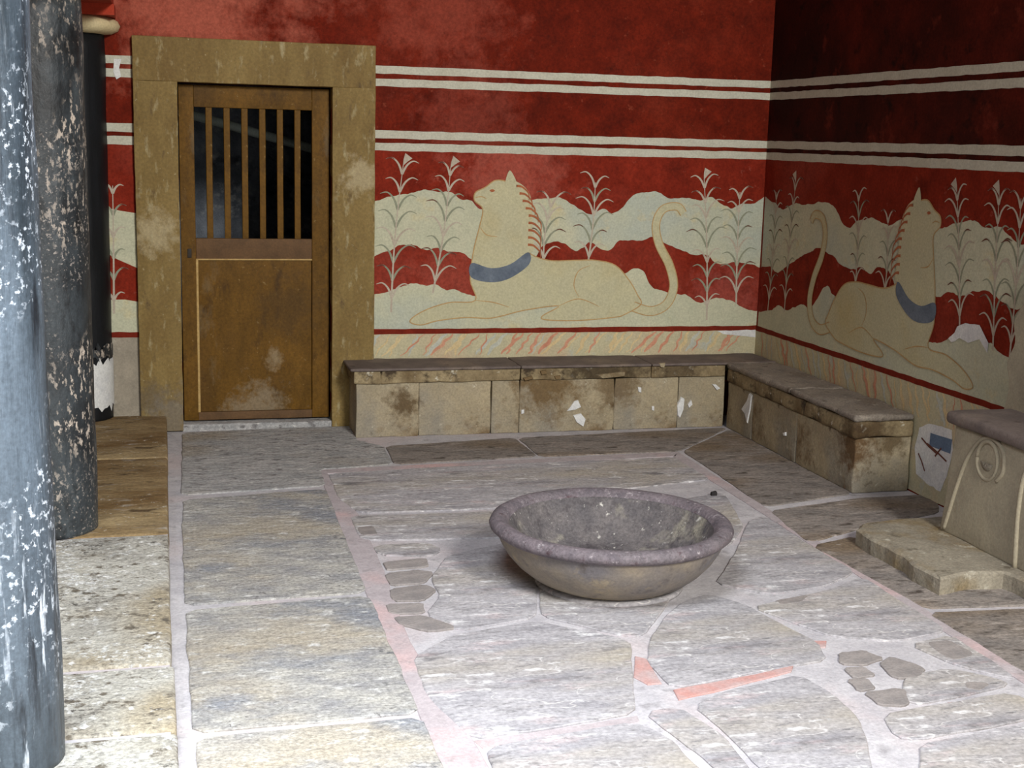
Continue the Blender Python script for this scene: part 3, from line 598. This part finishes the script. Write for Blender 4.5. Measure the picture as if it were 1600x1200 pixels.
# ------------------------------------------------------------------ door frame and door
FX0, FX1, FZ = -4.005, -2.598, 2.325
frame = tag(empty('trim_1', (-3.3, -0.02, 0)), 'weathered tan surround of the barred door', kind='structure')
for x0, x1, z0, z1, nm in ((FX0, DX0, 0.0, DZ1, 'jamb'), (DX1, FX1, 0.0, DZ1, 'jamb'), (FX0, FX1, DZ1-0.001, FZ, 'lintel')):
    V, F = rock(x0, x1, -0.045, 0.10, z0, z1, 0.004, 0.06, 0.003, 12)
    mesh_obj(nm, V, F, MAT['frame'], frame, ((x0+x1)/2, 0, z0), True)
V, F = rock(DX0-0.01, DX1+0.01, -0.03, 0.28, -0.1, 0.035, 0.010, 0.08, 0.004, 9)
mesh_obj('threshold', V, F, MAT['slab_dark'], frame, (-3.3, 0.1, -0.1), True)
door = tag(empty('door_1', (-3.307, 0.05, 0.04)), 'worn brown wooden door with a seven-slot barred opening', kind='structure')
GX0, GX1, GZ0, GZ1, PZ0, PZ1 = -3.664, -2.970, 1.162, 1.935, 0.095, 1.036
def dpart(nm, x0, x1, z0, z1, y0=0.045, y1=0.085, mat='door', r=0.004, parent=None):
    V, F = rock(x0, x1, y0, y1, z0, z1, r, 0.15, 0.0015, 8)
    return mesh_obj(nm, V, F, MAT[mat], parent or door, ((x0+x1)/2, (y0+y1)/2, z0), True)
d0, d1 = DX0+0.006, DX1-0.008
st = dpart('stile', d0, GX0, 0.045, DZ1-0.012)
dpart('stile', GX1, d1, 0.045, DZ1-0.012)
dpart('rail', GX0, GX1, GZ1, DZ1-0.012)
dpart('rail', GX0, GX1, PZ1, GZ0, mat='door_rail')
dpart('rail', GX0, GX1, 0.045, PZ0, mat='door_rail')
dpart('panel', GX0+0.002, GX1-0.002, PZ0, PZ1, 0.058, 0.08)
dpart('edge_bead', GX0-0.002, GX0+0.012, PZ0, PZ1, 0.044, 0.058, 'door_edge', 0.002)
dpart('edge_bead', GX0, GX1, PZ1-0.006, PZ1+0.004, 0.044, 0.056, 'door_edge', 0.002)
k = dpart('keyhole_plate', -3.715, -3.690, 1.045, 1.100, 0.040, 0.047, 'iron', 0.002)
gw = 0.0675; bw = ((GX1-GX0)-7*gw)/6
for i in range(6):
    x0 = GX0+gw*(i+1)+bw*i
    dpart('bar', x0, x0+bw, GZ0-0.002, GZ1+0.002, 0.052, 0.080, 'door', 0.004)
# the dark passage behind the bars
V, F = join(box_data(-4.6, -1.8, 2.2, 2.4, -0.5, 3.0), box_data(-4.8, -4.6, 0.3, 2.4, -0.5, 3.0), box_data(-1.8, -1.6, 0.3, 2.4, -0.5, 3.0), box_data(-4.6, -1.8, 0.3, 2.2, 2.8, 3.0), box_data(-4.6, -1.8, 0.3, 2.2, -0.5, -0.1))
tag(mesh_obj('wall_passage', V, F, MAT['void']), 'dark rubble passage seen through the door bars', kind='structure')
a, b = Vector((-4.59, 1.3, 2.142)), Vector((-1.81, 1.3, 1.434)); dr = (b-a).normalized(); n1 = dr.orthogonal().normalized(); n2 = dr.cross(n1)
V, F = [], []
for p in (a, b):
    for i in range(12): V.append(p+(n1*math.cos(i*math.pi/6)+n2*math.sin(i*math.pi/6))*0.032)
F = [(i, (i+1) % 12, 12+(i+1) % 12, 12+i) for i in range(12)]+[tuple(range(12)), tuple(range(12, 24))]
tag(mesh_obj('sloping_rail', V, F, MAT['pole'], None, a, True), 'pale sloping rail behind the door bars', 'rail')

# ------------------------------------------------------------------ benches
bench = tag(empty('stone_bench', (-1.45, -0.19, 0)), 'long stone bench against the red wall beside the door', 'bench', group='stone benches along the walls')
D, H = 0.355, 0.42
def bpart(parent, nm, x0, x1, y0, y1, z0, z1, mat, r=0.010, amp=0.005, warp=None, step=0.07):
    V, F = rock(x0, x1, y0, y1, z0, z1, r, step, amp, 8, warp)
    return mesh_obj(nm, V, F, MAT[mat], parent, ((x0+x1)/2, (y0+y1)/2, z0), True)
xs = [-2.79, -1.73, -0.871, -0.014]
for i in range(3):
    bpart(bench, 'seat_slab', xs[i]+0.002, xs[i+1]-0.002, -D-0.012, -0.013, 0.402, H, 'bench_top', 0.009)
xs = [-2.765, -2.60, -1.73, -0.871, -0.36]
for i in range(4): bpart(bench, 'course_stone', xs[i]+0.002, xs[i+1]-0.002, -D, -0.013, 0.328, 0.402, 'bench_course', 0.006, 0.008)
xs = [-2.75, -2.364, -1.91, -1.73, -1.108, -0.675, -0.352]
for i in range(6): bpart(bench, 'base_block', xs[i]+0.002, xs[i+1]-0.002, -D+0.012+random.uniform(-.004, .004), -0.013, GZ, 0.328, 'bench', 0.006, 0.006)
def chip(parent, px, plane_y=None, plane_x=None, off=0.002, mat='white_patch', thick=0.006):
    P = []
    for p in px:
        q = on_back(*p, plane_y) if plane_y is not None else on_right(*p, plane_x)
        P.append(q)
    n = len(P); c = sum(P, Vector())/n
    nr = Vector((0, -1, 0)) if plane_y is not None else Vector((-1, 0, 0))
    V = [q-nr*0.012 for q in P]+[q.lerp(c, 0.15)+nr*thick for q in P]
    F = [(i, (i+1) % n, n+(i+1) % n, n+i) for i in range(n)]+[tuple(range(n, 2*n))]
    return mesh_obj('plaster_chip', V, F, MAT[mat], parent, c)
yb = -D+0.010
for px in ([(890, 636), (897, 626), (904, 624), (909, 636), (898, 641), (884, 643)], [(894, 648), (908, 645), (916, 655), (912, 668), (900, 660)], [(1058, 650), (1057, 634), (1064, 619), (1070, 622), (1068, 640), (1062, 655)],
           [(1074, 632), (1080, 624), (1082, 632), (1076, 638)], [(1112, 600), (1118, 600), (1126, 607), (1120, 610)], [(1018, 634), (1022, 634), (1022, 642), (1018, 641)], [(814, 640), (819, 639), (819, 646), (814, 647)], [(996, 604), (1002, 605), (1002, 614), (997, 612)]):
    chip(bench, px, plane_y=yb)
for px in ([(817, 591), (832, 587), (834, 592), (820, 595)], [(844, 580), (854, 578), (855, 584), (846, 586)], [(866, 588), (876, 586), (876, 592), (868, 593)], [(1030, 568), (1040, 567), (1038, 575), (1032, 574)], [(930, 586), (960, 582), (980, 580), (978, 588), (940, 592)]):
    chip(bench, px, plane_y=-D-0.010, thick=0.003, mat='bench')
rb = tag(empty('stone_bench', (-0.18, -1.2, 0)), 'shorter stone bench under the shaded wall ending beside the throne', 'bench', group='stone benches along the walls')
ys = [-2.05, -1.28, -D-0.026]
for i in range(2):
    bpart(rb, 'seat_slab', -D-0.012, -0.013, ys[i]+0.002, ys[i+1]-0.002, 0.385, H, 'bench_top_grey', 0.017, 0.010)
ys = [-2.045, -1.45, -0.80, -D-0.022]
for i in range(3): bpart(rb, 'course_stone', -D-0.006, -0.013, ys[i]+0.002, ys[i+1]-0.002, 0.295, 0.385, 'bench_course', 0.018, 0.012)
ys = [-2.03, -1.35, -0.75, -D-0.006]
for i in range(3): bpart(rb, 'base_block', -D+0.012, -0.013, ys[i]+0.002, ys[i+1]-0.002, GZ, 0.295, 'bench', 0.010, 0.006)
for px in ([(1168, 625), (1172, 612), (1176, 616), (1173, 640), (1168, 664), (1164, 648), (1158, 640)], [(1224, 676), (1228, 675), (1228, 681), (1225, 681)]):
    chip(rb, px, plane_x=-D+0.008)

# ------------------------------------------------------------------ throne and its foot slab
foot = [on_floor(x, y, 0.075).xy for x, y in ((1338, 826), (1352, 816), (1400, 810), (1470, 806))]
foot = foot + [Vector((-0.02, -2.80)), Vector((-0.02, -3.95)), Vector((-0.50, -3.95)), Vector((-0.46, -3.70))] + [on_floor(x, y, 0.075).xy for x, y in ((1568, 893), (1500, 896), (1470, 903), (1448, 892), (1400, 862), (1362, 842))]
foot = roughen(foot, 0.04, 0.016, 9)
V, F = slab(foot, GZ, 0.075, 0.014)
fs = tag(mesh_obj('foot_slab', V, F, MAT['footslab'], None, (-0.5, -3.3, GZ)), 'broken low stone slab on the floor under the throne', 'slab')
cp = on_floor(1464, 912, 0.0)
V, F = rock(cp.x-0.03, cp.x+0.04, cp.y-0.01, cp.y+0.06, -0.004, 0.05, 0.015, 0.02, 0.010, 30)
mesh_obj('broken_corner', V, F, MAT['white_patch'], fs, (cp.x, cp.y, 0), True)
th = tag(empty('throne', (-0.2, -3.25, 0.075)), 'carved stone throne with a dark seat at the edge of view', 'throne')
TY0, TY1 = -3.62, -2.95
lean = lambda p: Vector((p.x+(p.z-0.075)*0.05 if p.x < -0.3 else p.x, p.y - (p.z-0.075)*0.03*(1 if p.y > -3.2 else -1), p.z))
bpart(th, 'seat_block', -0.405, -0.01, TY0, TY1, 0.07, 0.575, 'throne', 0.014, 0.004, lean)
bpart(th, 'seat', -0.415, -0.01, TY0-0.02, TY1+0.02, 0.575, 0.635, 'bench_top', 0.024, 0.004)
# carved arch: a ridge that rises from the foot and curls round a disc
def tube(pts, r, seg=8):
    V, F = [], []; n = len(pts)
    for i, p in enumerate(pts):
        t = (pts[min(i+1, n-1)]-pts[max(i-1, 0)]).normalized(); a1 = t.orthogonal().normalized()
        a1 = (Vector((1, 0, 0))-t*t.x).normalized() if abs(t.x) < 0.95 else a1
        a2 = t.cross(a1)
        rr = r(i/(n-1)) if callable(r) else r
        for k in range(seg): V.append(p+(a1*math.cos(2*math.pi*k/seg)+a2*math.sin(2*math.pi*k/seg))*rr)
    for i in range(n-1):
        for k in range(seg): F.append((i*seg+k, i*seg+(k+1) % seg, (i+1)*seg+(k+1) % seg, (i+1)*seg+k))
    F += [tuple(range(seg)), tuple(range((n-1)*seg, n*seg))]
    return V, F
fx = lambda z: -0.405+(z-0.075)*0.05
def onfront(px, py):
    q = on_right(px, py, -0.392); return Vector((fx(q.z), q.y, q.z))
ridge = [onfront(*p) for p in ((1479, 826), (1488, 790), (1496, 760), (1508, 722), (1524, 694), (1540, 684), (1556, 692), (1566, 712), (1566, 738), (1556, 752))]
V, F = tube(catmull([tuple(p) for p in ridge], 5), 0.011); mesh_obj('carved_ridge', V, F, MAT['throne'], th, ridge[0], True)
c = onfront(1541, 720)
ring = [c+Vector((0, math.cos(q)*0.075, math.sin(q)*0.085)) for q in [2*math.pi*i/32 for i in range(33)]]
V, F = tube(ring, 0.010); mesh_obj('carved_ring', V, F, MAT['throne'], th, c, True)
V, F = lathe([(0.004, -0.008), (0.03, -0.008), (0.045, -0.004), (0.045, 0.02)], 0, 0, 24)
V = [Vector((c.x+v[2]-0.002, c.y+v[0], c.z+v[1])) for v in V]
mesh_obj('carved_boss', V, F, MAT['footslab'], th, c, True)
ridge2 = [onfront(1590, 888), onfront(1592, 800), onfront(1600, 740), onfront(1620, 712)]
V, F = tube(catmull([tuple(p) for p in ridge2], 5), 0.012); mesh_obj('carved_ridge', V, F, MAT['throne'], th, ridge2[0], True)
# tall back with a wavy edge
prof = catmull([(-2.90, 0.60), (-2.925, 0.74), (-2.895, 0.84), (-2.94, 0.94), (-2.92, 1.04), (-2.99, 1.14), (-3.06, 1.20), (-3.14, 1.32), (-3.265, 1.38), (-3.39, 1.32), (-3.47, 1.20), (-3.54, 1.14), (-3.61, 1.04), (-3.59, 0.94), (-3.635, 0.84), (-3.605, 0.74), (-3.63, 0.60)], 4)
n = len(prof); A = [(-0.09, p.x, p.y) for p in prof]; B = [(-0.012, p.x, p.y) for p in prof]
F = [tuple(range(n)), tuple(range(2*n-1, n-1, -1))]+[(i, (i+1) % n, n+(i+1) % n, n+i) for i in range(n)]
mesh_obj('back', A+B, F, MAT['throne'], th, (-0.05, -3.26, 0.6))

# ------------------------------------------------------------------ stone basin
BX, BY = -2.09, -3.18
basin = tag(empty('stone_basin', (BX, BY, 0)), 'wide round stone basin with a rolled purple-grey lip', 'basin')
V, F = lathe([(0.26, GZ), (0.305, GZ), (0.308, 0.006), (0.295, 0.014), (0.24, 0.016)], BX, BY, 64, 0.004); mesh_obj('foot', V, F, MAT['slab_grey'], basin, (BX, BY, 0), True)
V, F = lathe([(0.20, 0.015), (0.285, 0.018), (0.335, 0.045), (0.385, 0.085), (0.425, 0.13), (0.452, 0.175), (0.468, 0.215), (0.474, 0.232), (0.45, 0.236)], BX, BY, 72, 0.004)
mesh_obj('side', V, F[:-1], MAT['bowl_out'], basin, (BX, BY, 0), True)
lip = [(0.462, 0.222), (0.484, 0.224), (0.497, 0.236), (0.501, 0.250), (0.494, 0.266), (0.476, 0.276), (0.452, 0.276), (0.432, 0.266), (0.420, 0.248)]
V, F = lathe(lip, BX, BY, 72, 0.004); mesh_obj('lip', V, F[:-2], MAT['bowl_lip'], basin, (BX, BY, 0), True)
ins = [(0.424, 0.254), (0.405, 0.215), (0.375, 0.165), (0.335, 0.115), (0.29, 0.085), (0.20, 0.068), (0.10, 0.062), (0.004, 0.060)]
V, F = lathe(ins, BX, BY, 72, 0.004); mesh_obj('inside', V, F[:-2]+[F[-1]], MAT['bowl_in'], basin, (BX, BY, 0), True)

# ------------------------------------------------------------------ columns and beam
CXX = -4.34
def column(y, mat, label, ztop=2.325, r0=0.165, r1=0.182, name='column'):
    o = tag(empty(name, (CXX, y, 0.1)), label, 'column', kind='thing', group='dark painted columns on the step')
    n = 24; prof = [(r0*0.9, 0.09), (r0, 0.095)]+[(r0+(r1-r0)*i/n, 0.11+(ztop-0.11)*i/n) for i in range(n+1)]
    V, F = lathe(prof, CXX, y, 64, 0.005, 4); mesh_obj('shaft', V, F, MAT[mat], o, (CXX, y, 0.1), True)
    cap = [(0.17, ztop-0.005), (0.225, ztop), (0.262, ztop+0.018), (0.275, ztop+0.045), (0.262, ztop+0.072), (0.23, ztop+0.09), (0.17, ztop+0.092)]
    V, F = lathe(cap, CXX, y, 56, 0.0); mesh_obj('capital', V, F, MAT['capital'], o, (CXX, y, ztop), True)
    V, F = box_data(CXX-0.25, CXX+0.25, y-0.25, min(y+0.25, -0.010), ztop+0.09, ztop+0.15); mesh_obj('abacus', V, F, MAT['beam'], o, (CXX, y, ztop+0.09))
    return o
column(-4.56, 'col_pale', 'nearest column, streaked blue-grey with flaking white paint', r0=0.198, r1=0.172)
column(-2.34, 'col_black', 'black flaking column standing mid-step behind the pale streaked one', r0=0.190, r1=0.186)
c3 = column(0.0, 'col_jet', 'jet black half column against the wall with a cream capital', r0=0.178, r1=0.186)
# bare plaster where the rear column has lost its paint
def skin(parent, y, cells, mat, name, r_off=0.004):
    a0, a1, z0, z1 = cells; N, K = 10, 6; V, F = [], []
    for k in range(K+1):
        for i in range(N+1):
            s = 0.03*noise.noise(Vector((k*0.9, 3, y))); e = 0.25*noise.noise(Vector((k*1.1, 9, y)))
            a = a0+e+(a1-a0-e)*i/N; z = z0+(z1-z0)*k/K + 0.05*noise.noise(Vector((i*0.8, k*0.3, 5)))*(k in (0, K))
            r = 0.179+0.008*(z-0.1)/2.2+r_off
            V.append((CXX+r*math.cos(a), y+r*math.sin(a), z))
    F = [(k*(N+1)+i, k*(N+1)+i+1, (k+1)*(N+1)+i+1, (k+1)*(N+1)+i) for k in range(K) for i in range(N)]
    return mesh_obj(name, V, F, MAT[mat], parent, (CXX, y, 0.1), True)
skin(c3, 0.0, (-1.25, -0.05, 0.17, 0.45), 'white_patch', 'bare_plaster')
skin(c3, 0.0, (-1.30, -0.10, 0.47, 0.54), 'col_black', 'flaked_paint')
V, F = box_data(-4.66, -4.10, -5.4, 0.0, 2.475, 4.2)
tag(mesh_obj('beam', V, F, MAT['beam'], None, (-4.38, -3, 2.475)), 'orange-red painted beam carried by the columns', kind='structure')

# ------------------------------------------------------------------ small things
p = on_floor(1115, 774)
V, F = rock(p.x-0.018, p.x+0.018, p.y-0.014, p.y+0.014, -0.002, 0.022, 0.010, 0.012, 0.006, 40)
tag(mesh_obj('pebble', V, F, MAT['pebble'], None, (p.x, p.y, 0), True), 'small black pebble on the paving behind the basin', 'pebble')
